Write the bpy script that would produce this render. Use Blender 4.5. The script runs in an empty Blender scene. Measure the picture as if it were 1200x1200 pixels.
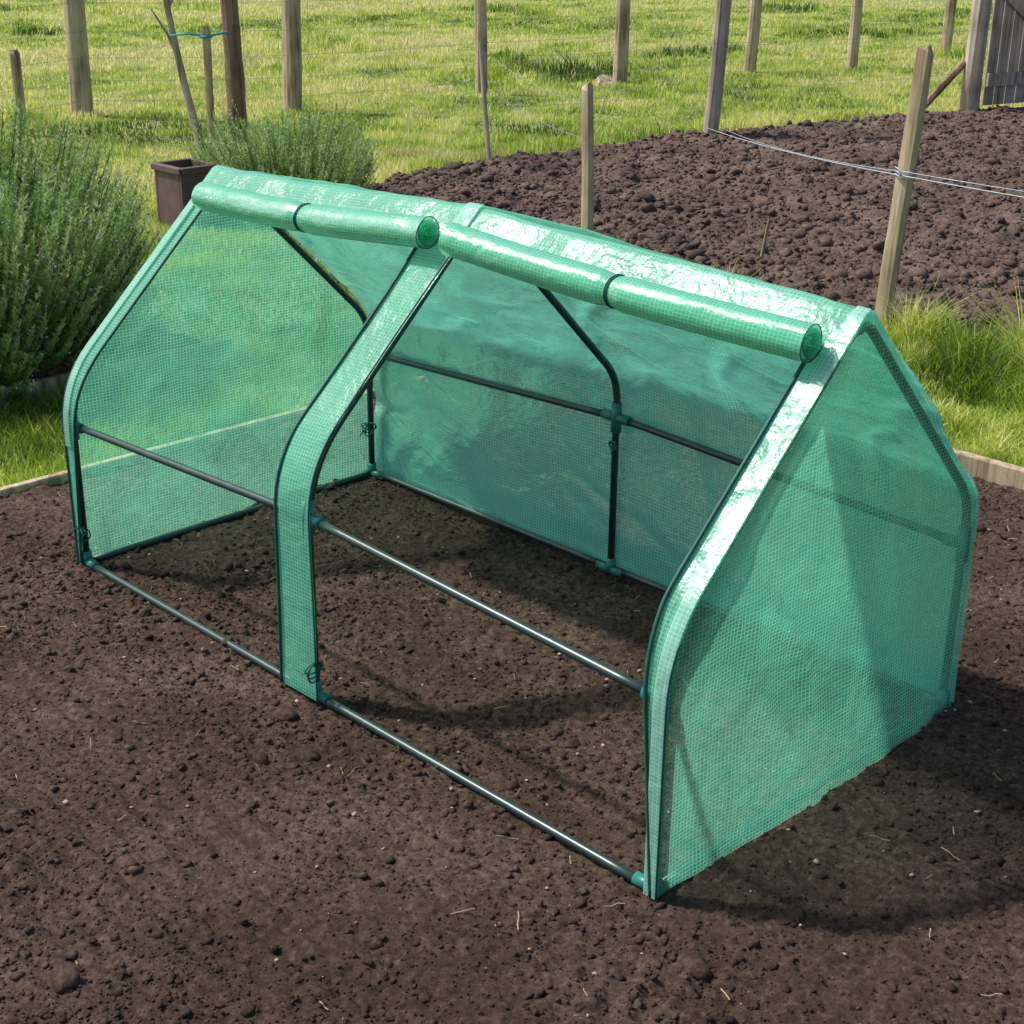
import bpy, math, numpy as np
from mathutils import Matrix, Vector
rng=np.random.default_rng(7)
sc=bpy.context.scene
COL=sc.collection
sc.view_settings.view_transform='Standard'; sc.view_settings.look='None'; sc.view_settings.exposure=0
# ------------------------------------------------------------------ noise
_tab=np.random.default_rng(3).random((256,256))
def vn(x,y,seed=0):
    x=x+seed*17.31; y=y+seed*9.77
    xi=np.floor(x).astype(int); yi=np.floor(y).astype(int); fx=x-xi; fy=y-yi
    fx=fx*fx*(3-2*fx); fy=fy*fy*(3-2*fy)
    a=_tab[xi&255,yi&255]; b=_tab[(xi+1)&255,yi&255]; c=_tab[xi&255,(yi+1)&255]; d=_tab[(xi+1)&255,(yi+1)&255]
    return (a*(1-fx)+b*fx)*(1-fy)+(c*(1-fx)+d*fx)*fy
def fbm(x,y,f,o=3,seed=0,g=.5):
    s=0;a=1;t=0
    ca,sa=math.cos(.6),math.sin(.6)
    for i in range(o):
        s=s+a*vn(x*f,y*f,seed+i*3.3); t+=a; a*=g; f*=2.03
        x,y=x*ca-y*sa,x*sa+y*ca
    return s/t-.5
# ------------------------------------------------------------------ mesh helpers
def empty(name):
    o=bpy.data.objects.new(name,None); COL.objects.link(o); return o
def mk(name,V,F,mat,uv=None,smooth=False,tint=None,parent=None):
    V=np.asarray(V,dtype=np.float32).reshape(-1,3)
    me=bpy.data.meshes.new(name)
    if isinstance(F,np.ndarray):
        n,k=F.shape
        me.vertices.add(len(V)); me.vertices.foreach_set('co',V.ravel())
        me.loops.add(n*k); me.loops.foreach_set('vertex_index',F.astype(np.int32).ravel())
        me.polygons.add(n); me.polygons.foreach_set('loop_start',np.arange(0,n*k,k,dtype=np.int32))
        me.update(calc_edges=True)
    else:
        me.from_pydata(V.tolist(),[],F); me.update()
    me.materials.append(mat)
    if uv is not None:
        l=me.uv_layers.new(name='UVMap')
        li=np.zeros(len(me.loops),dtype=np.int32); me.loops.foreach_get('vertex_index',li)
        l.data.foreach_set('uv',np.asarray(uv,dtype=np.float32)[li].ravel())
    if tint is not None:
        a=me.attributes.new('tint','FLOAT','POINT'); a.data.foreach_set('value',np.asarray(tint,dtype=np.float32))
    if smooth: me.polygons.foreach_set('use_smooth',np.ones(len(me.polygons),dtype=bool))
    me.update()
    o=bpy.data.objects.new(name,me); COL.objects.link(o)
    if parent: o.parent=parent
    return o
def gridF(nu,nv):
    i=np.arange(nu-1)[:,None]*nv+np.arange(nv-1)[None,:]
    i=i.ravel()
    return np.stack([i,i+nv,i+nv+1,i+1],1)
class Bag:
    def __init__(s): s.V=[];s.F=[];s.n=0
    def add(s,V,F):
        V=np.asarray(V,float).reshape(-1,3); s.V.append(V); s.F+= [tuple(int(a)+s.n for a in f) for f in F]; s.n+=len(V)
    def make(s,name,mat,**k): return mk(name,np.concatenate(s.V),s.F,mat,**k)
def tube(P,r,n=10,cap=True):
    P=np.asarray(P,float); m=len(P); r=np.broadcast_to(r,(m,))
    T=np.gradient(P,axis=0); T/=np.linalg.norm(T,axis=1)[:,None]+1e-12
    a=np.array([0,0,1.]) if abs(T[0][2])<.9 else np.array([1.,0,0])
    V=[]
    N=np.cross(T[0],a); N/=np.linalg.norm(N)
    for i in range(m):
        N=N-T[i]*(N@T[i]); N/=np.linalg.norm(N); B=np.cross(T[i],N)
        for k in range(n):
            t=2*math.pi*k/n; V.append(P[i]+r[i]*(N*math.cos(t)+B*math.sin(t)))
    F=[(i*n+k,i*n+(k+1)%n,(i+1)*n+(k+1)%n,(i+1)*n+k) for i in range(m-1) for k in range(n)]
    if cap: F+= [tuple(range(n))[::-1], tuple((m-1)*n+k for k in range(n))]
    return V,F
def box(c,sx,sy,sz,R=None,bev=0.003):
    V=[];F=[]
    hx,hy,hz=sx/2,sy/2,sz/2; b=min(bev,hx*.4,hy*.4,hz*.4)
    prof=[(-hx+b,-hy),(hx-b,-hy),(hx,-hy+b),(hx,hy-b),(hx-b,hy),(-hx+b,hy),(-hx,hy-b),(-hx,-hy+b)]
    for z,sh in ((-hz,1),(-hz+b,0),(hz-b,0),(hz,1)):
        for x,y in prof:
            V.append((x-(b*.7*np.sign(x) if sh else 0),y-(b*.7*np.sign(y) if sh else 0),z))
    for j in range(3):
        for k in range(8): F.append((j*8+k,j*8+(k+1)%8,(j+1)*8+(k+1)%8,(j+1)*8+k))
    F+= [tuple(range(8))[::-1],tuple(24+k for k in range(8))]
    V=np.array(V)
    if R is not None: V=V@np.array(R).T
    return V+np.array(c),F
# ------------------------------------------------------------------ materials
def newmat(name):
    m=bpy.data.materials.new(name); m.use_nodes=True; nt=m.node_tree; nt.nodes.clear()
    out=nt.nodes.new('ShaderNodeOutputMaterial'); return m,nt,out
def N(nt,t,**k):
    n=nt.nodes.new(t)
    for a,b in k.items(): setattr(n,a,b)
    return n
def L(nt,a,b): nt.links.new(a,b)
def ramp(nt,src,stops):
    r=N(nt,'ShaderNodeValToRGB'); e=r.color_ramp.elements
    while len(e)<len(stops): e.new(.5)
    for x,(p,c) in zip(e,stops): x.position=p; x.color=(*c,1)
    L(nt,src,r.inputs[0]); return r
def noise(nt,scale,detail=4,rough=.55,vec=None,mapping=None):
    tc=N(nt,'ShaderNodeTexCoord'); v=tc.outputs['Object'] if vec is None else vec
    if mapping:
        mp=N(nt,'ShaderNodeMapping'); mp.inputs['Scale'].default_value=mapping; L(nt,v,mp.inputs[0]); v=mp.outputs[0]
    n=N(nt,'ShaderNodeTexNoise'); n.inputs['Scale'].default_value=scale; n.inputs['Detail'].default_value=detail; n.inputs['Roughness'].default_value=rough
    L(nt,v,n.inputs['Vector']); return n
def soil_mat(name,d,m,l,bs):
    mt,nt,out=newmat(name)
    b=N(nt,'ShaderNodeBsdfPrincipled'); b.inputs['Roughness'].default_value=.95; b.inputs['Specular IOR Level'].default_value=.2
    n1=noise(nt,2.2,6,.65); n2=noise(nt,70,6,.75)
    mx=N(nt,'ShaderNodeMath',operation='MULTIPLY_ADD'); L(nt,n2.outputs[0],mx.inputs[0]); mx.inputs[1].default_value=.7
    m2=N(nt,'ShaderNodeMath',operation='MULTIPLY'); L(nt,n1.outputs[0],m2.inputs[0]); m2.inputs[1].default_value=.4; L(nt,m2.outputs[0],mx.inputs[2])
    r=ramp(nt,mx.outputs[0],[(.38,d),(.55,m),(.74,l)]); L(nt,r.outputs[0],b.inputs['Base Color'])
    n3=noise(nt,bs,8,.8); bp=N(nt,'ShaderNodeBump'); bp.inputs['Strength'].default_value=1; bp.inputs['Distance'].default_value=.009
    L(nt,n3.outputs[0],bp.inputs['Height']); L(nt,bp.outputs[0],b.inputs['Normal']); L(nt,b.outputs[0],out.inputs[0]); return mt
M_soil=soil_mat('soil',(.022,.014,.010),(.082,.052,.039),(.21,.150,.118),150)
M_soil2=soil_mat('soil_far',(.036,.025,.021),(.108,.076,.063),(.25,.182,.152),60)
def leaf_mat(name,stops,trans=.45,rough=.45):
    mt,nt,out=newmat(name)
    a=N(nt,'ShaderNodeAttribute',attribute_name='tint'); r=ramp(nt,a.outputs['Fac'],stops)
    p=N(nt,'ShaderNodeBsdfPrincipled'); p.inputs['Roughness'].default_value=rough; p.inputs['Specular IOR Level'].default_value=.3
    t=N(nt,'ShaderNodeBsdfTranslucent'); L(nt,r.outputs[0],p.inputs['Base Color']); L(nt,r.outputs[0],t.inputs[0])
    m=N(nt,'ShaderNodeMixShader'); m.inputs[0].default_value=trans; L(nt,p.outputs[0],m.inputs[1]); L(nt,t.outputs[0],m.inputs[2]); L(nt,m.outputs[0],out.inputs[0]); return mt
M_grass=leaf_mat('grass',[(0,(.06,.12,.016)),(.40,(.26,.40,.04)),(.75,(.58,.66,.13)),(1,(.76,.69,.34))],.5)
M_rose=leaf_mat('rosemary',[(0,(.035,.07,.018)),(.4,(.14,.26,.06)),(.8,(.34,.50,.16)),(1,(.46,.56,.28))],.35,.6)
def wood_mat(name,c1,c2,c3,sc=1):
    mt,nt,out=newmat(name); b=N(nt,'ShaderNodeBsdfPrincipled'); b.inputs['Roughness'].default_value=.85
    n=noise(nt,30*sc,6,.65,mapping=(1,1,.06)); n2=noise(nt,4,3,.5)
    mm=N(nt,'ShaderNodeMath',operation='MULTIPLY_ADD'); L(nt,n.outputs[0],mm.inputs[0]); mm.inputs[1].default_value=.65
    m2=N(nt,'ShaderNodeMath',operation='MULTIPLY'); L(nt,n2.outputs[0],m2.inputs[0]); m2.inputs[1].default_value=.35; L(nt,m2.outputs[0],mm.inputs[2])
    r=ramp(nt,mm.outputs[0],[(.36,c1),(.5,c2),(.64,c3)]); L(nt,r.outputs[0],b.inputs['Base Color'])
    bp=N(nt,'ShaderNodeBump'); bp.inputs['Strength'].default_value=.8; bp.inputs['Distance'].default_value=.005; L(nt,n.outputs[0],bp.inputs['Height']); L(nt,bp.outputs[0],b.inputs['Normal'])
    L(nt,b.outputs[0],out.inputs[0]); return mt
M_wood=wood_mat('weathered_wood',(.12,.09,.055),(.38,.30,.195),(.55,.46,.32))
M_wood2=wood_mat('pale_wood',(.13,.10,.055),(.38,.30,.19),(.56,.47,.32))
M_wood3=wood_mat('grey_wood',(.13,.11,.09),(.36,.30,.24),(.54,.47,.40))
M_bark=wood_mat('bark',(.06,.035,.025),(.20,.125,.09),(.33,.23,.17),.8)
def simple(name,c,rough=.5,metal=0,spec=.5):
    mt,nt,out=newmat(name); b=N(nt,'ShaderNodeBsdfPrincipled'); n=noise(nt,25,4)
    c2=tuple(x*.7 for x in c); r=ramp(nt,n.outputs[0],[(.35,c2),(.65,c)]); L(nt,r.outputs[0],b.inputs['Base Color'])
    b.inputs['Roughness'].default_value=rough; b.inputs['Metallic'].default_value=metal; b.inputs['Specular IOR Level'].default_value=spec
    L(nt,b.outputs[0],out.inputs[0]); return mt
M_tube=simple('green_coated_steel',(.016,.045,.043),.33,.0,.6)
M_conn=simple('teal_plastic',(.02,.19,.155),.4)
M_bind=simple('dark_green_binding',(.008,.10,.08),.6)
M_wire=simple('galvanised_wire',(.38,.40,.42),.4,.7)
M_cord=simple('pale_cord',(.36,.42,.47),.6)
M_blue=simple('blue_tie',(.05,.40,.50),.5)
M_pot=simple('dark_planter',(.12,.075,.075),.6)
M_straw=simple('straw',(.40,.29,.18),.8)
M_flower=simple('rosemary_flower',(.35,.35,.65),.6)
def cover_mat(name,op_film,op_rib,film=(.14,.84,.53),rib=(.36,.97,.74),cell=.0085,bump=.42,rough=.24,spec=.7,tint=(.78,.99,.89)):
    mt,nt,out=newmat(name)
    tc=N(nt,'ShaderNodeTexCoord'); sp=N(nt,'ShaderNodeSeparateXYZ'); L(nt,tc.outputs['UV'],sp.inputs[0])
    ms=[]
    for k in (0,1):
        d=N(nt,'ShaderNodeMath',operation='DIVIDE'); L(nt,sp.outputs[k],d.inputs[0]); d.inputs[1].default_value=cell*(1 if k==0 else .85)
        f=N(nt,'ShaderNodeMath',operation='FRACT'); L(nt,d.outputs[0],f.inputs[0])
        l=N(nt,'ShaderNodeMath',operation='LESS_THAN'); L(nt,f.outputs[0],l.inputs[0]); l.inputs[1].default_value=.22; ms.append(l)
    mx=N(nt,'ShaderNodeMath',operation='MAXIMUM'); L(nt,ms[0].outputs[0],mx.inputs[0]); L(nt,ms[1].outputs[0],mx.inputs[1])
    nz=noise(nt,5,4,.6)
    op=N(nt,'ShaderNodeMapRange'); L(nt,mx.outputs[0],op.inputs[0]); op.inputs[3].default_value=op_film; op.inputs[4].default_value=op_rib
    o2=N(nt,'ShaderNodeMath',operation='MULTIPLY_ADD'); L(nt,nz.outputs[0],o2.inputs[0]); o2.inputs[1].default_value=.4
    o3=N(nt,'ShaderNodeMath',operation='SUBTRACT'); L(nt,op.outputs[0],o3.inputs[0]); o3.inputs[1].default_value=.2; L(nt,o3.outputs[0],o2.inputs[2]); o2.use_clamp=True
    cm=N(nt,'ShaderNodeMix',data_type='RGBA'); L(nt,mx.outputs[0],cm.inputs[0]); cm.inputs[6].default_value=(*film,1); cm.inputs[7].default_value=(*rib,1)
    b1=noise(nt,7,4,.5,mapping=(1,1,1.6)); b1.inputs['Distortion'].default_value=.6; b2=noise(nt,45,4,.6)
    ad=N(nt,'ShaderNodeMath',operation='MULTIPLY_ADD'); L(nt,b1.outputs[0],ad.inputs[0]); ad.inputs[1].default_value=5
    L(nt,b2.outputs[0],ad.inputs[2])
    a2=N(nt,'ShaderNodeMath',operation='MULTIPLY_ADD'); L(nt,mx.outputs[0],a2.inputs[0]); a2.inputs[1].default_value=.15; L(nt,ad.outputs[0],a2.inputs[2])
    bp=N(nt,'ShaderNodeBump'); bp.inputs['Strength'].default_value=bump; bp.inputs['Distance'].default_value=.005; L(nt,a2.outputs[0],bp.inputs['Height'])
    p=N(nt,'ShaderNodeBsdfPrincipled'); L(nt,cm.outputs[2],p.inputs['Base Color']); p.inputs['Roughness'].default_value=rough; p.inputs['Specular IOR Level'].default_value=spec; L(nt,bp.outputs[0],p.inputs['Normal'])
    t=N(nt,'ShaderNodeBsdfTranslucent'); L(nt,cm.outputs[2],t.inputs[0]); L(nt,bp.outputs[0],t.inputs[1])
    m1=N(nt,'ShaderNodeMixShader'); m1.inputs[0].default_value=.55; L(nt,p.outputs[0],m1.inputs[1]); L(nt,t.outputs[0],m1.inputs[2])
    tr=N(nt,'ShaderNodeBsdfTransparent'); tr.inputs[0].default_value=(*tint,1)
    gl=N(nt,'ShaderNodeBsdfGlossy'); gl.inputs['Roughness'].default_value=.18; L(nt,bp.outputs[0],gl.inputs['Normal'])
    fr=N(nt,'ShaderNodeFresnel'); fr.inputs[0].default_value=1.36; L(nt,bp.outputs[0],fr.inputs['Normal'])
    m0=N(nt,'ShaderNodeMixShader'); L(nt,fr.outputs[0],m0.inputs[0]); L(nt,tr.outputs[0],m0.inputs[1]); L(nt,gl.outputs[0],m0.inputs[2])
    m2=N(nt,'ShaderNodeMixShader'); L(nt,o2.outputs[0],m2.inputs[0]); L(nt,m0.outputs[0],m2.inputs[1]); L(nt,m1.outputs[0],m2.inputs[2]); L(nt,m2.outputs[0],out.inputs[0])
    return mt
M_cov=cover_mat('green_pe_cover',.34,.54)
M_covb=cover_mat('green_pe_cover_back_lit',.50,.66,film=(.16,.90,.58),rib=(.40,.98,.78))  # same film as M_cov; stronger light on the back wall put into its colour
M_cov2=cover_mat('green_pe_cover_doubled',.72,.88,film=(.14,.70,.46),rib=(.36,.85,.67),bump=.4,rough=.3,spec=.6)
M_ridge=cover_mat('green_pe_cover_ridge_sheen',.84,.95,film=(.20,.74,.52),rib=(.46,.88,.73),bump=.6,rough=.28,spec=.8)  # sky sheen on the ridge flap painted in as a paler film colour
M_hem=cover_mat('green_pe_hem_highlight',.88,.97,film=(.36,.80,.66),rib=(.60,.90,.82),bump=.4)  # doubled hem fabric, with the white fold highlight painted into its pale colour
# ------------------------------------------------------------------ beds / ground
D,ZB,ZC,YA,ZA,DZ=.878,.4435,.350,.447,.873,.036
def hsoil(x,y):
    m1=np.clip((-.03-y)*8,0,1)*np.clip((1.7-x)*2,0,1)*np.clip(fbm(x,y,2.0,2,20)*6+1.0,0,1)
    k=1-.45*m1
    h=.024*fbm(x,y,1.7,3,1)+.020*fbm(x,y,8,3,5)*k+.018*np.abs(fbm(x,y,24,3,9))*k+.017*fbm(x,y,55,3,12,.75)*k
    h=h+.0085*m1*(np.abs(np.sin((y*.97+x*.06+.035*fbm(x,y,2,2,4))*math.pi/.05))-.5)
    m2=np.clip((-.02-y)*8,0,1)*np.clip(fbm(x,y,2.2,2,27)*7-.2,0,1)
    h=h+.0045*m2*np.sin((x*.9+y*.35+.05*fbm(x,y,2,2,14))*2*math.pi/.05)
    return h-.006
def axis(lo,a,b,hi,st,g=1.25):
    c=list(np.arange(a,b,st)); s=st; x=b; r=[]
    while x<hi: r.append(x); s=min(s*g,.15); x+=s
    r.append(hi); s=st; x=a-st; l=[]
    while x>lo: l.append(x); s=min(s*g,.15); x-=s
    if lo<a: l.append(lo)
    return np.array(l[::-1]+c+r)
xs=axis(-.535,-.535,2.7,6,.0045); ys=axis(-4,-1.25,2.105,2.108,.0045)
X,Y=np.meshgrid(xs,ys,indexing='ij'); Z=hsoil(X,Y)
mk('soil_bed',np.stack([X,Y,Z],-1),gridF(len(xs),len(ys)),M_soil,smooth=False)
def xleft(y): return np.interp(y,[3.2,3.8,4.9,6.8,9.3,12],[-3.35,-3.55,-3.85,-3.62,-3.0,-2.3])+.12*fbm(y,y*0+3,2.2,2,8)
def hfar(x,y):
    return .09*fbm(x,y,1.3,2,31)+.06*np.abs(fbm(x,y,5,3,33))+.080*fbm(x,y,13,4,37,.7)
yy=axis(3.22,3.22,9.8,12.5,.016); uu=np.linspace(0,1,480)
U,Y=np.meshgrid(uu,yy,indexing='ij'); X=xleft(Y)+U*(4.2-xleft(Y))
Yn=Y+.10*fbm(X,X*0,2,3,3)*np.clip((3.6-Y)/.4,0,1)
Z=hfar(X,Yn); ed=np.clip(np.minimum((Y-3.22)/.12,(X-xleft(Y))/.12),0,1); Z=Z*ed-.045*(1-ed)
mk('vegetable_plot_soil',np.stack([X,Yn,Z],-1),gridF(len(uu),len(yy)),M_soil2)
xs=np.linspace(-2.55,-1.31,90); ys=np.linspace(-2.5,1.3,200); X,Y=np.meshgrid(xs,ys,indexing='ij')
mk('herb_bed_soil',np.stack([X,Y,hfar(X,Y)*.5+.0],-1),gridF(90,200),M_soil2)
mt,nt,out=newmat('turf'); b=N(nt,'ShaderNodeBsdfPrincipled'); b.inputs['Roughness'].default_value=.95
n=noise(nt,1.3,8,.65); r=ramp(nt,n.outputs[0],[(.3,(.10,.15,.03)),(.5,(.24,.30,.07)),(.7,(.44,.44,.17))]); L(nt,r.outputs[0],b.inputs['Base Color'])
n2=noise(nt,40,8,.8); bp=N(nt,'ShaderNodeBump'); bp.inputs['Distance'].default_value=.03; L(nt,n2.outputs[0],bp.inputs['Height']); L(nt,bp.outputs[0],b.inputs['Normal']); L(nt,b.outputs[0],out.inputs[0]); M_turf=mt
ax=np.array([-400,-120,-60,-35,-20,-12,-8,-4,0,4,8,14,30,80,400.]); X,Y=np.meshgrid(ax,ax,indexing='ij')
mk('ground',np.stack([X,Y,0*X-.036],-1),gridF(len(ax),len(ax)),M_turf)
# clods
def ico(sub=False):
    t=(1+5**.5)/2
    v=np.array([(-1,t,0),(1,t,0),(-1,-t,0),(1,-t,0),(0,-1,t),(0,1,t),(0,-1,-t),(0,1,-t),(t,0,-1),(t,0,1),(-t,0,-1),(-t,0,1)],float); v/=np.linalg.norm(v[0])
    f=[(0,11,5),(0,5,1),(0,1,7),(0,7,10),(0,10,11),(1,5,9),(5,11,4),(11,10,2),(10,7,6),(7,1,8),(3,9,4),(3,4,2),(3,2,6),(3,6,8),(3,8,9),(4,9,5),(2,4,11),(6,2,10),(8,6,7),(9,8,1)]
    if sub:
        v=list(v); c={}; g=[]
        def mid(a,b):
            k=(min(a,b),max(a,b))
            if k not in c: m=v[a]+v[b]; v.append(m/np.linalg.norm(m)); c[k]=len(v)-1
            return c[k]
        for a,b,d in f:
            x,y,z=mid(a,b),mid(b,d),mid(d,a); g+=[(a,x,z),(b,y,x),(d,z,y),(x,y,z)]
        v=np.array(v); f=g
    return v,np.array(f)
def scatter(name,PX,PY,R,hf,mat,flat=.75,up=.15,sub=False,rough=.6):
    v,f=ico(sub); m=len(v); n=len(PX)
    A=rng.normal(size=(n,3,3)); ph=rng.random((n,1,3))*6
    low=np.sin(np.einsum('vk,nkj->nvj',v,A)*1.3+ph).sum(-1,keepdims=True)*.22
    V=v[None]*(1+low+rough*(rng.random((n,m,1))-.5))*R[:,None,None]
    a=rng.random(n)*6.28; c,s=np.cos(a)[:,None],np.sin(a)[:,None]
    sx=.75+.6*rng.random(n)[:,None]
    x=V[...,0]*sx; y=V[...,1]; z=V[...,2]*flat
    V=np.stack([x*c-y*s+PX[:,None],x*s+y*c+PY[:,None],z+(hf(PX,PY)+R*up)[:,None]],-1)
    F=(f[None]+m*np.arange(n)[:,None,None]).reshape(-1,3)
    return mk(name,V,F,mat)
n=170000; px=-.5+3.3*rng.random(n); py=-1.3+3.38*rng.random(n); k=rng.random(n)<np.clip(.65+2.2*fbm(px,py,2.6,3,90),.2,1); px,py=px[k],py[k]; n=len(px)
R=np.minimum(.0015*(1-rng.random(n))**-.38,.009)
scatter('soil_crumbs',px,py,R,hsoil,M_soil,rough=.8)
n=4200; px=-.5+3.3*rng.random(n); py=-1.3+3.38*rng.random(n); k=rng.random(n)<np.clip(.42+3*fbm(px,py,2.6,3,90)+.2*(px-1),.05,1); px,py=px[k],py[k]; n=len(px)
R=np.minimum(.0042*(1-rng.random(n))**-.38,.019)
scatter('soil_clods',px,py,R,hsoil,M_soil,sub=True,rough=.55,up=-.15)
n=60000; py=3.3+6.5*rng.random(n)**1.3; px=xleft(py)+.1+(3.2-xleft(py))*rng.random(n); R=np.minimum(.006*(1-rng.random(n))**-.42,.034)
scatter('soil_clods',px,py,R,hfar,M_soil2,rough=.8,up=.0)
n=600; px=-.5+3.0*rng.random(n); py=-1.2+3.2*rng.random(n); scatter('pebbles',px,py,.0015+.0035*rng.random(n)**2,hsoil,simple('pebble',(.36,.27,.21),.8),.6,.5)
B=Bag()
for i in range(220):
    x,y=-.5+3*rng.random(),-1.2+3.2*rng.random(); a=rng.random()*6.28; l=.005+.018*rng.random()**2; z=float(hsoil(np.array([x]),np.array([y]))[0])+.005
    P=[(x+math.cos(a)*l*t+.1*l*math.sin(3*t+i),y+math.sin(a)*l*t,z+.004*math.sin(t*2)) for t in (-1,-.3,.4,1)]
    B.add(*tube(P,.0007+.0005*rng.random(),4))
B.make('straw_bits',M_straw)
# boards
B=Bag()
def board(x0,y0,x1,y1,th,z0,z1):
    l=math.hypot(x1-x0,y1-y0); a=math.atan2(y1-y0,x1-x0); c,s=math.cos(a),math.sin(a)
    B.add(*box(((x0+x1)/2,(y0+y1)/2,(z0+z1)/2),l,th,z1-z0,[[c,-s,0],[s,c,0],[0,0,1]],.004))
board(-.52,2.122,2.3,2.128,.028,-.08,.048); board(2.303,2.126,5.5,2.12,.026,-.08,.038)
board(-.549,-3,-.549,2.139,.026,-.08,.014); board(-1.297,-2.6,-1.297,1.32,.026,-.08,.038)
B.make('wooden_bed_edging',M_wood)
# ------------------------------------------------------------------ grass
def blades(name,x,y,h,w,tint,z0=-.036,lean=.5,mat=None):
    n=len(x); a=rng.random(n)*6.283; b=rng.random(n)*6.283; ln=lean*(.3+rng.random(n))*h
    wx,wy=np.cos(a)*w/2,np.sin(a)*w/2; lx,ly=np.cos(b)*ln,np.sin(b)*ln
    z=np.full(n,z0)
    V=np.stack([np.stack([x-wx,y-wy,z],1),np.stack([x+wx,y+wy,z],1),np.stack([x-wx*.8+lx*.3,y-wy*.8+ly*.3,z+h*.6],1),np.stack([x+wx*.8+lx*.3,y+wy*.8+ly*.3,z+h*.6],1),np.stack([x+lx,y+ly,z+h],1)],1)
    f=np.array([(0,1,3),(0,3,2),(2,3,4)]); F=(f[None]+5*np.arange(n)[:,None,None]).reshape(-1,3)
    return mk(name,V,F,mat or M_grass,tint=np.repeat(tint,5))
n=450000
ang=math.atan2(.7038,-.7104)+np.radians(-30+60*rng.random(n)); rr=4.2*(27/4.2)**(rng.random(n)**.85)
gx=3.053+np.cos(ang)*rr; gy=-1.588+np.sin(ang)*rr
dfar=np.minimum(gx-xleft(gy),gy-3.25-.08*fbm(gx,gx*0,2,3,3))
bad=((gx>-.565)&(gy<2.14))|((gx>-2.52)&(gx<-1.28)&(gy<1.28))|(dfar>.03)
k=~bad; gx,gy,rr,dfar=gx[k],gy[k],rr[k],dfar[k]
tus=np.clip(fbm(gx,gy,1.3,3,41)*6-.4,0,1)*np.clip(fbm(gx,gy,.3,2,43)*5+.7,0,1)
micro=fbm(gx,gy,5,2,48)
edge=np.exp(-np.abs(dfar)/.16)*np.clip(.4+2.2*fbm(gx,gy,2.3,2,47)+.3,0.1,1.2)
h=(.020+.026*rng.random(len(gx)))*(1+2.4*tus)*np.clip(1+2.2*micro,.35,1.8)+.12*edge*rng.random(len(gx))
w=np.maximum(.0028,.0006*rr)*(.7+.6*rng.random(len(gx)))
tint=np.clip(.60+1.8*fbm(gx,gy*.6,.45,3,51)+1.1*fbm(gx,gy,2.5,2,53)+.8*micro+.34*(rng.random(len(gx))-.5)+.012*(rr-8)-.45*tus-.15*edge,0,.95)
dry=rng.random(len(gx))<.08; tint[dry]=1
blades('grass',gx,gy,h,w,tint)
n=75000; gx=-1.0+3.9*rng.random(n); gy=2.15+1.15*rng.random(n)
cl_=fbm(gx,gy,6,2,66); e=np.clip((gy-2.55)/.5,0,1)*np.clip(.5+3*fbm(gx,gy,3,2,61),0.05,1.4); h=.03+.03*rng.random(n)+.14*e*rng.random(n)
h=h*np.clip(1+2.4*cl_,.3,1.8); h=h*np.where(gx<.18,.6,1)
blades('grass_verge',gx,gy,h,.003+.003*rng.random(n),np.clip(.34+1.0*fbm(gx,gy,4,2,63)+1.2*cl_+.5*(rng.random(n)-.5)+.1*e,0,.9),lean=.8)
n=30000; gx=-1.275+.73*rng.random(n); gy=-1.2+3.5*rng.random(n)
ed_=np.exp(-np.minimum(gx+1.275,-.545-gx)/.05)
blades('grass_path',gx,gy,.025+.04*rng.random(n)+.03*ed_*rng.random(n),np.full(n,.0035),np.clip(.36+1.1*fbm(gx,gy,4,2,63)+.4*(rng.random(n)-.5),0,.9),lean=.7)
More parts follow.
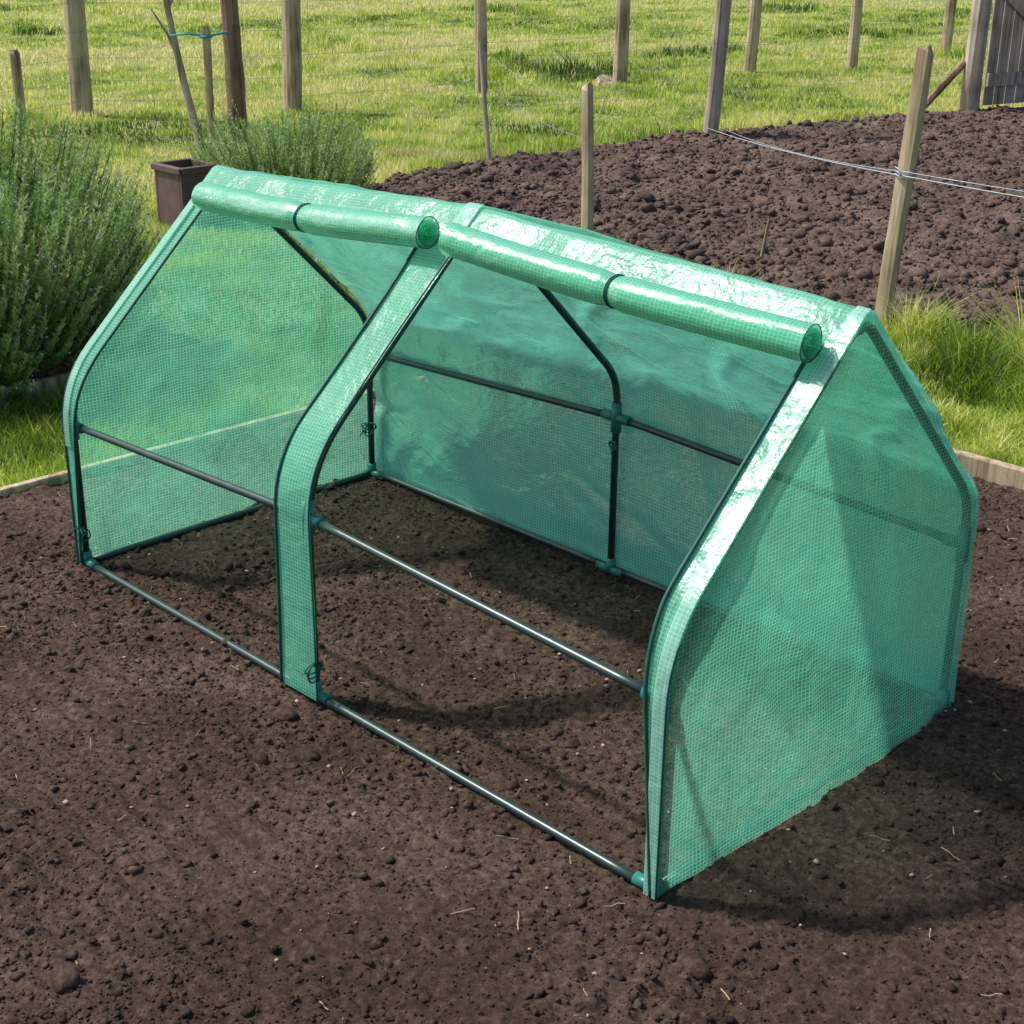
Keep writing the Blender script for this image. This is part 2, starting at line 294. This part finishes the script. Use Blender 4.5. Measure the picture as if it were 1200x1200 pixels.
# ------------------------------------------------------------------ rosemary
def rosemary(name,cx,cy,rx,ry,H,ns,nn=110,z0=0,seed=1):
    g=np.random.default_rng(seed); par=empty(name)
    V=[];T=[];B=Bag(); FV=[]
    for i in range(ns):
        a=g.random()*6.283; q=math.sqrt(g.random()); 
        ux,uy=math.cos(a)*q,math.sin(a)*q
        lump=.78+.44*vn(np.array([cx*3+ux*2.3]),np.array([cy*3+uy*2.3]),seed)[0]
        top=H*lump*(1-.30*q**3)*(.80+.25*g.random()); lowf=1
        if g.random()<.6: lowf=.10+.85*g.random(); top*=lowf; q=max(q,.78+.27*g.random()); ux,uy=math.cos(a)*q,math.sin(a)*q
        tip=np.array([cx+ux*rx*(.92+.12*g.random()),cy+uy*ry*(.92+.12*g.random()),z0+top])
        l=min(.28+.14*g.random(),max(top*.95,.14))
        sp=.38+.7*(1-lowf)
        dr=np.array([ux*sp+.2*(g.random()-.5),uy*sp+.2*(g.random()-.5),1.]); dr/=np.linalg.norm(dr)
        bend=np.array([ux,uy,0])*.05
        t=g.random(nn)**.8
        P=tip[None]-dr[None]*l*(1-t)[:,None]-bend[None]*((1-t)**2)[:,None]
        th=g.random(nn)*6.283
        D0=np.stack([np.cos(th),np.sin(th),.55+.9*g.random(nn)*(.5+t)],1); D0/=np.linalg.norm(D0,axis=1)[:,None]
        ln=(.020+.012*g.random(nn))*(1.1-.55*t)
        W=np.cross(D0,g.normal(size=(nn,3))); W/=np.linalg.norm(W,axis=1)[:,None]; W*=.0018
        V.append(np.stack([P-W,P+W,P+D0*ln[:,None]*.7+W,P+D0*ln[:,None]],1))
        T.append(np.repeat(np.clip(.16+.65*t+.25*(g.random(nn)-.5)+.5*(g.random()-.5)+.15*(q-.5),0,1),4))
        if i%3==0: B.add(*tube([tip-dr*l*1.0-bend,tip-dr*l*.5-bend*.25,tip-dr*.01],[.003,.002,.001],4))
        if g.random()<.25: FV.append(tip-dr*l*.4*g.random()+.012*g.normal(size=3))
    V=np.concatenate(V).reshape(-1,4,3); n=len(V)
    F=(np.array([(0,1,2),(0,2,3)])[None]+4*np.arange(n)[:,None,None]).reshape(-1,3)
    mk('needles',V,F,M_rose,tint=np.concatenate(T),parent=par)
    for i in range(26):
        a=g.random()*6.28; q=.75*math.sqrt(g.random()); e=np.array([cx+math.cos(a)*q*rx,cy+math.sin(a)*q*ry,z0+H*.6])
        s=np.array([cx+.25*rx*math.cos(a)*q,cy+.25*ry*math.sin(a)*q,z0-.03]); B.add(*tube([s,s*.5+e*.5+np.array([.3*q*math.cos(a)*rx*.4,0,-.08]),e],[.012,.008,.004],6))
    B.make('stems',M_bark,parent=par)
    v,f=ico(); FV=np.array(FV); m=len(FV); mk('flowers',v[None]*.0045+FV[:,None],(f[None]+12*np.arange(m)[:,None,None]).reshape(-1,3),M_flower,parent=par)
rosemary('rosemary_bush',-1.74,.54,.58,.68,.76,2400,seed=2)
rosemary('rosemary_bush',-3.30,3.05,.48,.48,.52,900,nn=90,seed=5,z0=-.03)
# planter
B=Bag(); cx,cy=-3.40,2.53
for dx,dy,sx,sy in ((0,-.10,.20,.02),(0,.10,.20,.02),(-.11,0,.02,.22),(.11,0,.02,.22)):
    B.add(*box((cx+dx,cy+dy,.11),sx,sy,.30))
for dx,dy,sx,sy in ((0,-.117,.25,.014),(0,.117,.25,.014),(-.127,0,.014,.22),(.127,0,.014,.22)): B.add(*box((cx+dx,cy+dy,.245),sx,sy,.03))
B.add(*box((cx,cy,.2),.195,.175,.01))
B.make('planter_box',M_pot)
# ------------------------------------------------------------------ posts
def post(name,x,y,h,w,mat,lx=0,ly=0,seed=0,sq=False):
    g=np.random.default_rng(seed); m=14; V=[]
    n=12; zs=np.linspace(-.12,h,m); ph=g.random(4)*6.28
    for i,z in enumerate(zs):
        f=z/h; rr=w/2*(1.04-.08*f)
        for k in range(n):
            t=2*math.pi*k/n+.3
            if sq: q=1/max(abs(math.cos(t)),abs(math.sin(t))); r=rr*min(q,1.28)
            else: r=rr*(1+.07*math.sin(2*t+ph[0])+.04*math.sin(3*t+ph[1]+z*2))
            r*=1+.015*math.sin(z*9+ph[2]+t*2)+.012*g.normal()
            V.append((x+lx*f+r*math.cos(t)+.006*math.sin(z*4+ph[3]),y+ly*f+r*math.sin(t),z+(.015*math.cos(t+ph[0]) if i==m-1 else 0)))
    V2=[(x+lx*1.0+.65*(V[-n+k][0]-x-lx),y+ly+.65*(V[-n+k][1]-y-ly),h+.012+.01*math.cos(2*math.pi*k/n)) for k in range(n)]
    V+=V2; F=[(i*n+k,i*n+(k+1)%n,(i+1)*n+(k+1)%n,(i+1)*n+k) for i in range(m) for k in range(n)]+[tuple(m*n+k for k in range(n))]
    return mk(name,V,F,mat)
post('fence_post',-6.66,3.35,.50,.070,M_wood,.0,0,1)
far=[(-7.26,4.14,.145,M_wood),(-6.47,5.46,.135,M_wood),(-6.35,7.31,.10,M_wood),(-6.17,8.84,.12,M_wood),(-5.96,10.48,.11,M_wood),(-5.43,11.38,.11,M_wood),(-5.70,13.57,.12,M_wood)]
for i,(x,y,w,m) in enumerate(far): post('fence_post',x,y,1.45,w,m,.03*math.sin(i*2.3),.03,10+i)
post('fence_post',-3.48,6.75,1.5,.10,M_wood3,.06,.05,21)
post('fence_post',.13,3.25,1.0,.052,M_wood2,.03,.03,22,sq=True)
post('fence_post',-1.78,3.68,.68,.045,M_wood2,-.01,-.01,23,sq=True)
post('garden_stake',-3.78,4.95,.66,.03,M_wood3,-.04,-.03,24)
post('fence_post',1.95,3.25,1.05,.07,M_wood2,.0,.02,25,sq=True)
post('tree_stake',-5.31,3.96,.70,.055,M_wood2,0,0,26)
post('gate_post',-2.95,9.25,1.45,.15,M_wood3,0.03,.0,27)
post('garden_stake',-.95,3.95,.16,.014,M_wood2,.02,0,28)
# tree
B=Bag()
P=np.array([(-5.32+.015*math.sin(t*5),4.14+.02*math.cos(t*4),-.1+2.6*t) for t in np.linspace(0,1,22)]); B.add(*tube(P,np.linspace(.068,.035,22)*(1+.05*rng.normal(size=22)),12))
for i in range(14):
    z=1.35+1.2*rng.random(); a=rng.random()*6.28; l=.5+.6*rng.random(); s=np.array([-5.32,4.14,z])
    Q=[s+np.array([math.cos(a)*l*t,math.sin(a)*l*t,l*.8*t+.1*t*t]) for t in np.linspace(0,1,6)]; B.add(*tube(Q,np.linspace(.016,.004,6),6))
    for j in range(4):
        q=Q[2+j%4]; b=a+rng.normal(); B.add(*tube([q,q+np.array([math.cos(b)*.15,math.sin(b)*.15,.15])],[.005,.002],5))
B.make('young_tree',M_bark)
B=Bag()
b0=np.array([-5.38,3.92,-.06]); Q=np.array([b0+np.array([-.20*t-.05*math.sin(t*4),-.20*t,1.9*t]) for t in np.linspace(0,1,14)])
B.add(*tube(Q,np.linspace(.028,.012,14),8))
for t0,dx,dy,l in ((6,.25,.2,.45),(8,-.2,-.2,.4),(4,-.05,-.14,.3),(9,.2,.1,.4)):
    q=Q[t0]; B.add(*tube([q,q+np.array([dx*.4,dy*.4,l*.5]),q+np.array([dx,dy,l])],[.012,.009,.004],6))
B.make('bare_sapling',M_wood3)
B=Bag(); a=np.array([-5.31,3.96,.66]); c=np.array([-5.48,3.80,.66]); 
t=np.linspace(0,6.283,14); B.add(*tube([(a[0]+.035*math.cos(u),a[1]+.035*math.sin(u),.66) for u in t],.009,6)); B.add(*tube([a,(a+c)/2+np.array([0,0,.015]),c],.008,6)); B.add(*tube([a,a+np.array([.03,.15,.02])],.008,6))
B.make('tree_tie',M_blue)
# wire fences
B=Bag()
def wire(p,q,r=.0014,sag=.02,n=8):
    p=np.array(p);q=np.array(q); B.add(*tube([p+(q-p)*t-np.array([0,0,sag*4*t*(1-t)]) for t in np.linspace(0,1,n)],r,4,False))
line=[(-6.75,2.4)]+[(f[0],f[1]) for f in far]+[(-5.5,16)]
for (x0,y0),(x1,y1) in zip(line[:-1],line[1:]):
    for z in (.08,.22,.38,.56,.76,1.0,1.25): wire((x0+.07,y0,z),(x1+.07,y1,z),.0014,.008,4)
    L0=math.hypot(x1-x0,y1-y0); m=int(L0/.22)
    for i in range(m):
        t=(i+.5)/m; wire((x0+.07+(x1-x0)*t,y0+(y1-y0)*t,.06),(x0+.07+(x1-x0)*t+.01,y0+(y1-y0)*t,1.0),.0012,0,2)
bl=[(-3.78,4.95),(-3.48,6.75),(-2.95,9.25)]
for (x0,y0),(x1,y1) in zip(bl[:-1],bl[1:]):
    for z in (.3,.6): wire((x0+.05,y0,z),(x1+.05,y1,z),.0010,.02)
wire((-1.78,3.65,.60),(-3.78,4.95,.60),.0013,.03); wire((-1.78,3.65,.45),(-3.78,4.95,.4),.0013,.03)
B.make('wire_fence',M_wire)
B=Bag(); wire((-3.45,6.68,.05),(.15,3.225,.575),.0022,.02,20); wire((-3.0,6.3,.12),(.15,3.22,.59),.0015,.03,20); wire((.16,3.225,.575),(1.95,3.2,.57),.0022,.012,12); wire((.16,3.225,.59),(1.95,3.2,.61),.0016,.015,12)
for k in range(3):
    t=np.linspace(0,6.283,16); B.add(*tube([(.147+.038*math.cos(u),3.267+.040*math.sin(u),.57+.012*k+.006*math.sin(u*2)) for u in t],.0022,5))
B.make('fence_cord',M_cord)
# gate
g=empty('wooden_gate'); dv=np.array([.24,.97]); dv/=np.linalg.norm(dv); R=[[dv[0],-dv[1],0],[dv[1],dv[0],0],[0,0,1]]
o=np.array([-2.93,9.40]); B=Bag()
for i in range(9):
    p=o+dv*(.06+.118*i); h=1.12+.02*math.sin(i*3); B.add(*box((p[0],p[1],.03+h/2),.108,.02,h,R))
B.make('planks',M_wood3,parent=g); B=Bag(); nv=np.array([dv[1],-dv[0]])
for z in (.22,.95):
    p=o+dv*.53+nv*.023; B.add(*box((p[0],p[1],z),1.04,.025,.10,R))
p=o+dv*.53+nv*.0235; al=math.atan2(.60,.95); ca,sa=math.cos(-al),math.sin(-al)
R3=np.array(R)@np.array([[ca,0,-sa],[0,1,0],[sa,0,ca]])
B.add(*box((p[0],p[1],.585),1.0,.024,.09,R3)); B.make('braces',M_wood3,parent=g)
B=Bag(); B.add(*tube([(-3.22,8.95,-.03),(-3.0,9.2,.36)],.03,8)); B.make('prop_stake',M_bark)
B=Bag(); B.add(*tube([(-6.10,8.60,-.04),(-6.10,8.60,-.01),(-6.09,8.60,.01)],[.12,.11,.09],10)); B.make('tree_stump',M_wood2)
# ------------------------------------------------------------------ greenhouse
GH=empty('mini_greenhouse')
def profile(off=0,t=(.11,.02,.05)):
    pts=[np.array(p,float) for p in ((-off,0),(-off,ZB+off*.4),(YA,ZA+off*1.3),(D+off,ZB+off*.4),(D+off,0))]
    out=[pts[0]]
    for i in (1,2,3):
        a,b,c=pts[i-1],pts[i],pts[i+1]; u=(a-b)/np.linalg.norm(a-b); v=(c-b)/np.linalg.norm(c-b); p0=b+u*t[i-1];p1=b+v*t[i-1]
        for k in np.linspace(0,1,9): out.append((1-k)**2*p0+2*k*(1-k)*b+k*k*p1)
    out.append(pts[4]); out=np.array(out)
    s=np.concatenate([[0],np.cumsum(np.linalg.norm(np.diff(out,axis=0),axis=1))])
    return out,s
def rz(x,z): return DZ*np.clip(1-np.abs(x-.9)/.9,0,1)*np.clip(z/.35,0,1)
PC,SC=profile(.012)
def PS(s): return np.interp(s,SC,PC[:,0]),np.interp(s,SC,PC[:,1])
tot=SC[-1]; iap=np.argmax(PC[:,1]); SA=SC[iap]
def crz(a,b,seed,f=3.2):
    return np.maximum(0,.55-np.abs(fbm(a,b,f,2,seed))*6)+.35*np.maximum(0,.5-np.abs(fbm(a,b,f*2.3,2,seed+3))*5)
def sheet(name,xf0,xf1,s0,s1,nx,ns,mat,wr=.006,seed=0,off=0.,crease=0):
    u=np.linspace(0,1,nx);s=np.linspace(s0,s1,ns); U,S=np.meshgrid(u,s,indexing='ij')
    X=xf0(S)+(xf1(S)-xf0(S))*U; Yp,Zp=PS(S); e=.004
    y1,z1=PS(S+e); y0,z0=PS(S-e); ty,tz=y1-y0,z1-z0; l=np.hypot(ty,tz)+1e-9; ny,nz=-tz/l,ty/l
    d=wr*(fbm(X,S,2.5,3,seed)*2+fbm(X+S*.6,S-X*.5,8,2,seed+4)*.8)
    if crease: d=d+crease*crz(X*.8+S*.5,S*1.3-X*.4,seed+9)*np.clip((S-s0)*6,0,1)
    d=d+off
    V=np.stack([X,Yp+ny*d,Zp+nz*d+rz(X,Zp)],-1)
    return mk(name,V,gridF(nx,ns),mat,uv=np.stack([X,S],-1).reshape(-1,2),smooth=True,parent=GH)
one=lambda c:(lambda S:c+0*S)
sheet('back_cover',one(0),one(1.8),SA,tot+.0,240,150,M_covb,.014,3,crease=.012)
SF=SA-.10
sheet('ridge_flap',one(0),one(1.8),SF,SA,260,18,M_ridge,.009,7)
wl=lambda S:.012+.050*np.clip((S-.0)/.5,0,1)
sheet('front_strip_a',one(0),wl,0,SF,8,90,M_cov2,.003,1)
wr_=lambda S:1.8-(.010+.044*np.clip(S/.5,0,1))
sheet('front_strip_b',wr_,one(1.8),0,SF,8,90,M_cov2,.003,2)
cl=lambda S:.805+.010*np.sin(S*4)+.015*np.clip((S-.5)*3,0,1); cr=lambda S:.918+.006*np.sin(S*5+1)
sheet('front_strip_c',cl,cr,0,SF,14,90,M_cov2,.003,5)
sheet('seam_band_a',one(.872),one(.915),SF+.004,SA,6,14,M_hem,.001,6,off=.008)
sheet('seam_band_b',one(1.776),one(1.801),0.0,SA,4,80,M_hem,.001,6,off=.005)
sheet('seam_band_c',one(-.001),one(.024),0.3,SA,4,60,M_hem,.001,6,off=.005)
def endp(name,x0,sgn,seed):
    ny,nz=140,130
    y=np.linspace(-.012,D+.012,ny); zt=np.interp(y,PC[1:-1,0],PC[1:-1,1]); 
    v=np.linspace(0,1,nz); Yg,Vg=np.meshgrid(y,v,indexing='ij'); Zg=zt[:,None]*Vg
    edge=np.clip(np.minimum(np.minimum(Yg+.012,D+.012-Yg)/.08,(zt[:,None]-Zg)/.08),0,1)
    d=(.034*fbm(Yg,Zg,2.2,3,seed)+.014*crz(Yg*1.3+Zg*.5,Zg*.5-Yg*.2,seed+3,3.5))*edge
    d=d+.012*np.sin(math.pi*np.clip(Yg/D,0,1))*np.clip(1-Zg/.3,0,1)
    mk(name,np.stack([x0+sgn*d,Yg,Zg],-1),gridF(ny,nz),M_cov,uv=np.stack([Yg,Zg],-1).reshape(-1,2),smooth=True,parent=GH)
endp('end_panel_a',0,-1,70); endp('end_panel_b',1.8,1,75)
B=Bag()
def bind(xf,s0,s1,off=.003,r=.0042,n=80):
    s=np.linspace(s0,s1,n); y,z=PS(s); x=xf(s); e=.004; y1,z1=PS(s+e);y0,z0=PS(s-e); l=np.hypot(y1-y0,z1-z0)
    P=np.stack([x,y-(z1-z0)/l*off,z+(y1-y0)/l*off+rz(x,z)],1); B.add(*tube(P,r,6))
bind(wl,0,SF,r=.0036); bind(cl,0,SF,r=.0036); bind(cr,0,SF,r=.002); bind(wr_,0,SF,r=.0036); bind(one(-.002),0,.5,r=.003)
bind(one(1.801),.0,.45,r=.002)
B.make('edge_binding',M_bind,parent=GH,smooth=True)
# frame
PF,SFm=profile(0,(.12,.05,.06)); B=Bag(); C=Bag()
for x in (.014,.9,1.786):
    P=np.stack([np.full(len(PF),x),PF[:,0],PF[:,1]+rz(x,PF[:,1])],1); B.add(*tube(P,.0085,10))
def rod(p,q,r=.0085,nb=10):
    p=np.array(p,float);q=np.array(q,float); P=[p+(q-p)*t for t in np.linspace(0,1,nb)]; B.add(*tube(P,r,10))
def con(p,q,r=.0125): C.add(*tube([p,q],r,12))
for y in (0,D):
    for x0,x1,z0,z1 in ((.014,.9,ZC,ZC+DZ),(.9,1.786,ZC+DZ,ZC)): rod((x0,y,z0),(x1,y,z1))
    for x0,x1 in ((.014,.9),(.9,1.786)): rod((x0,y,.010 if y else .004),(x1,y,.010 if y else .004))
    for x in (.014,.9,1.786):
        z=ZC+(DZ if x==.9 else 0); con((x,y,z-.035),(x,y,z+.035)); con((x,y,0),(x,y,.035))
        for s in (-1,1):
            if 0<x+s*.04<1.8: con((x,y,z),(x+s*.04,y,z),.0118); con((x,y,.007),(x+s*.04,y,.007),.0112)
for x in (.014,1.786): rod((x,0,.006),(x,D,.006))
for x0,x1,z0,z1 in ((.014,.9,0,DZ),(.9,1.786,DZ,0)): rod((x0,YA,ZA-.022+z0),(x1,YA,ZA-.022+z1))
for x in (.014,.9,1.786): con((x-.03 if x>1 else x,YA,ZA-.02+(DZ if x==.9 else 0)),(x+.03 if x<1 else x,YA,ZA-.02+(DZ if x==.9 else 0)))
B.make('frame_tubes',M_tube,parent=GH,smooth=True); C.make('frame_connectors',M_conn,parent=GH,smooth=True)
# rolls
def roll(name,x0,x1,seed,sp=.105):
    nx=110; turns=4.6; nt_=190
    x=np.linspace(x0,x1,nx); th=np.linspace(0,turns*2*math.pi,nt_); r=.006+.033*(th/th[-1])
    Xg,T=np.meshgrid(x,th,indexing='ij'); Rg=np.broadcast_to(r,T.shape)
    sq=1-.13*np.exp(-((Xg-(x0+x1)/2)/.02)**2)
    Rg=Rg*(1+.08*fbm(Xg,T*.3,5,3,seed)+.12*fbm(Xg,Xg*0,3,2,seed+2))*sq
    dn=np.array([-.721,-.692]); nn_=np.array([-.692,.721])
    cy=YA+dn[0]*sp+nn_[0]*.042; cz=ZA+dn[1]*sp+nn_[1]*.042+.012
    cy=cy+.006*np.sin((Xg-x0)*4+seed); czz=cz-.010*np.sin(math.pi*(Xg-x0)/(x1-x0))+rz(Xg,cz+0*Xg)
    ph=2.4
    V=np.stack([Xg+.004*np.sin(T*1.3),cy+Rg*np.cos(T+ph)*1.0,czz+Rg*np.sin(T+ph)*.90],-1)
    arc=np.concatenate([[0],np.cumsum(np.diff(th)*r[1:])])
    mk(name,V,gridF(nx,nt_),M_cov2,uv=np.stack([Xg,np.broadcast_to(arc,T.shape)],-1).reshape(-1,2),smooth=True,parent=GH)
    B=Bag(); B.add(*tube(V[-1][120::2],.0010,5))
    i=int(nx*.5); k=V[i,-43:]; c=np.array([k[:,0].mean(),k[:,1].mean(),k[:,2].mean()])
    d=k-c; d[:,0]=0; d/=np.linalg.norm(d,axis=1)[:,None]; 
    for dx in (-.0025,0,.0025): q=k+d*.0015; q[:,0]=x[i]+dx; B.add(*tube(q,.0014,5))
    B.make(name+'_strap',M_bind,parent=GH)
roll('door_roll_a',.10,.862,4); roll('door_roll_b',.935,1.765,6)
B=Bag()
def knot(p,s=.02,seed=0):
    g=np.random.default_rng(seed); p=np.array(p)
    for k in range(3):
        a=g.random()*6.28; t=np.linspace(0,6.283,12); B.add(*tube([p+np.array([math.cos(a)*s*(math.sin(u)),math.sin(a)*s*math.sin(u),s*.7*(math.cos(u)-1)*(.6+.3*k)]) for u in t],.0018,5))
    for k in range(2): q=g.normal(size=3)*s*.8; q[2]=-abs(q[2])-s*1.3; B.add(*tube([p,p+q*.5+np.array([.004,0,0]),p+q],.0018,5))
knot((.02,-.012,.10),.022,1); knot((.925,-.02,.09),.024,2); knot((.03,D-.02,.16),.022,3); knot((.91,D-.02,.335),.012,4); knot((.03,D-.015,.335),.010,6)
B.make('tie_cords',M_bind,parent=GH)
# ------------------------------------------------------------------ light, camera
az=math.radians(-120); el=math.radians(53)
w=bpy.data.worlds.new('World'); sc.world=w; w.use_nodes=True; nt=w.node_tree
sk=nt.nodes.new('ShaderNodeTexSky'); sk.sky_type='NISHITA'; sk.sun_disc=False; sk.sun_elevation=el; sk.sun_rotation=az; sk.dust_density=3
nt.links.new(sk.outputs[0],nt.nodes['Background'].inputs[0]); nt.nodes['Background'].inputs[1].default_value=.15
sd=Vector((math.sin(az)*math.cos(el),math.cos(az)*math.cos(el),math.sin(el)))
l=bpy.data.lights.new('sun','SUN'); l.energy=5.0; l.angle=math.radians(3); l.color=(1,.95,.87)
lo=bpy.data.objects.new('sun',l); COL.objects.link(lo); lo.rotation_euler=sd.to_track_quat('Z','Y').to_euler()
yw,pi_,ro=-.79,-.3872,.0105
f=np.array([math.cos(pi_)*math.sin(yw),math.cos(pi_)*math.cos(yw),math.sin(pi_)]); r=np.array([math.cos(yw),-math.sin(yw),0.]); u=np.cross(r,f)
r2=r*math.cos(ro)+u*math.sin(ro); u2=-r*math.sin(ro)+u*math.cos(ro)
cam=bpy.data.objects.new('camera',bpy.data.cameras.new('camera')); COL.objects.link(cam)
cam.matrix_world=Matrix(((r2[0],u2[0],-f[0],3.0531),(r2[1],u2[1],-f[1],-1.5876),(r2[2],u2[2],-f[2],1.4810),(0,0,0,1)))
cam.data.sensor_width=36; cam.data.lens=52.94; cam.data.clip_start=.05; cam.data.clip_end=1500
sc.camera=cam
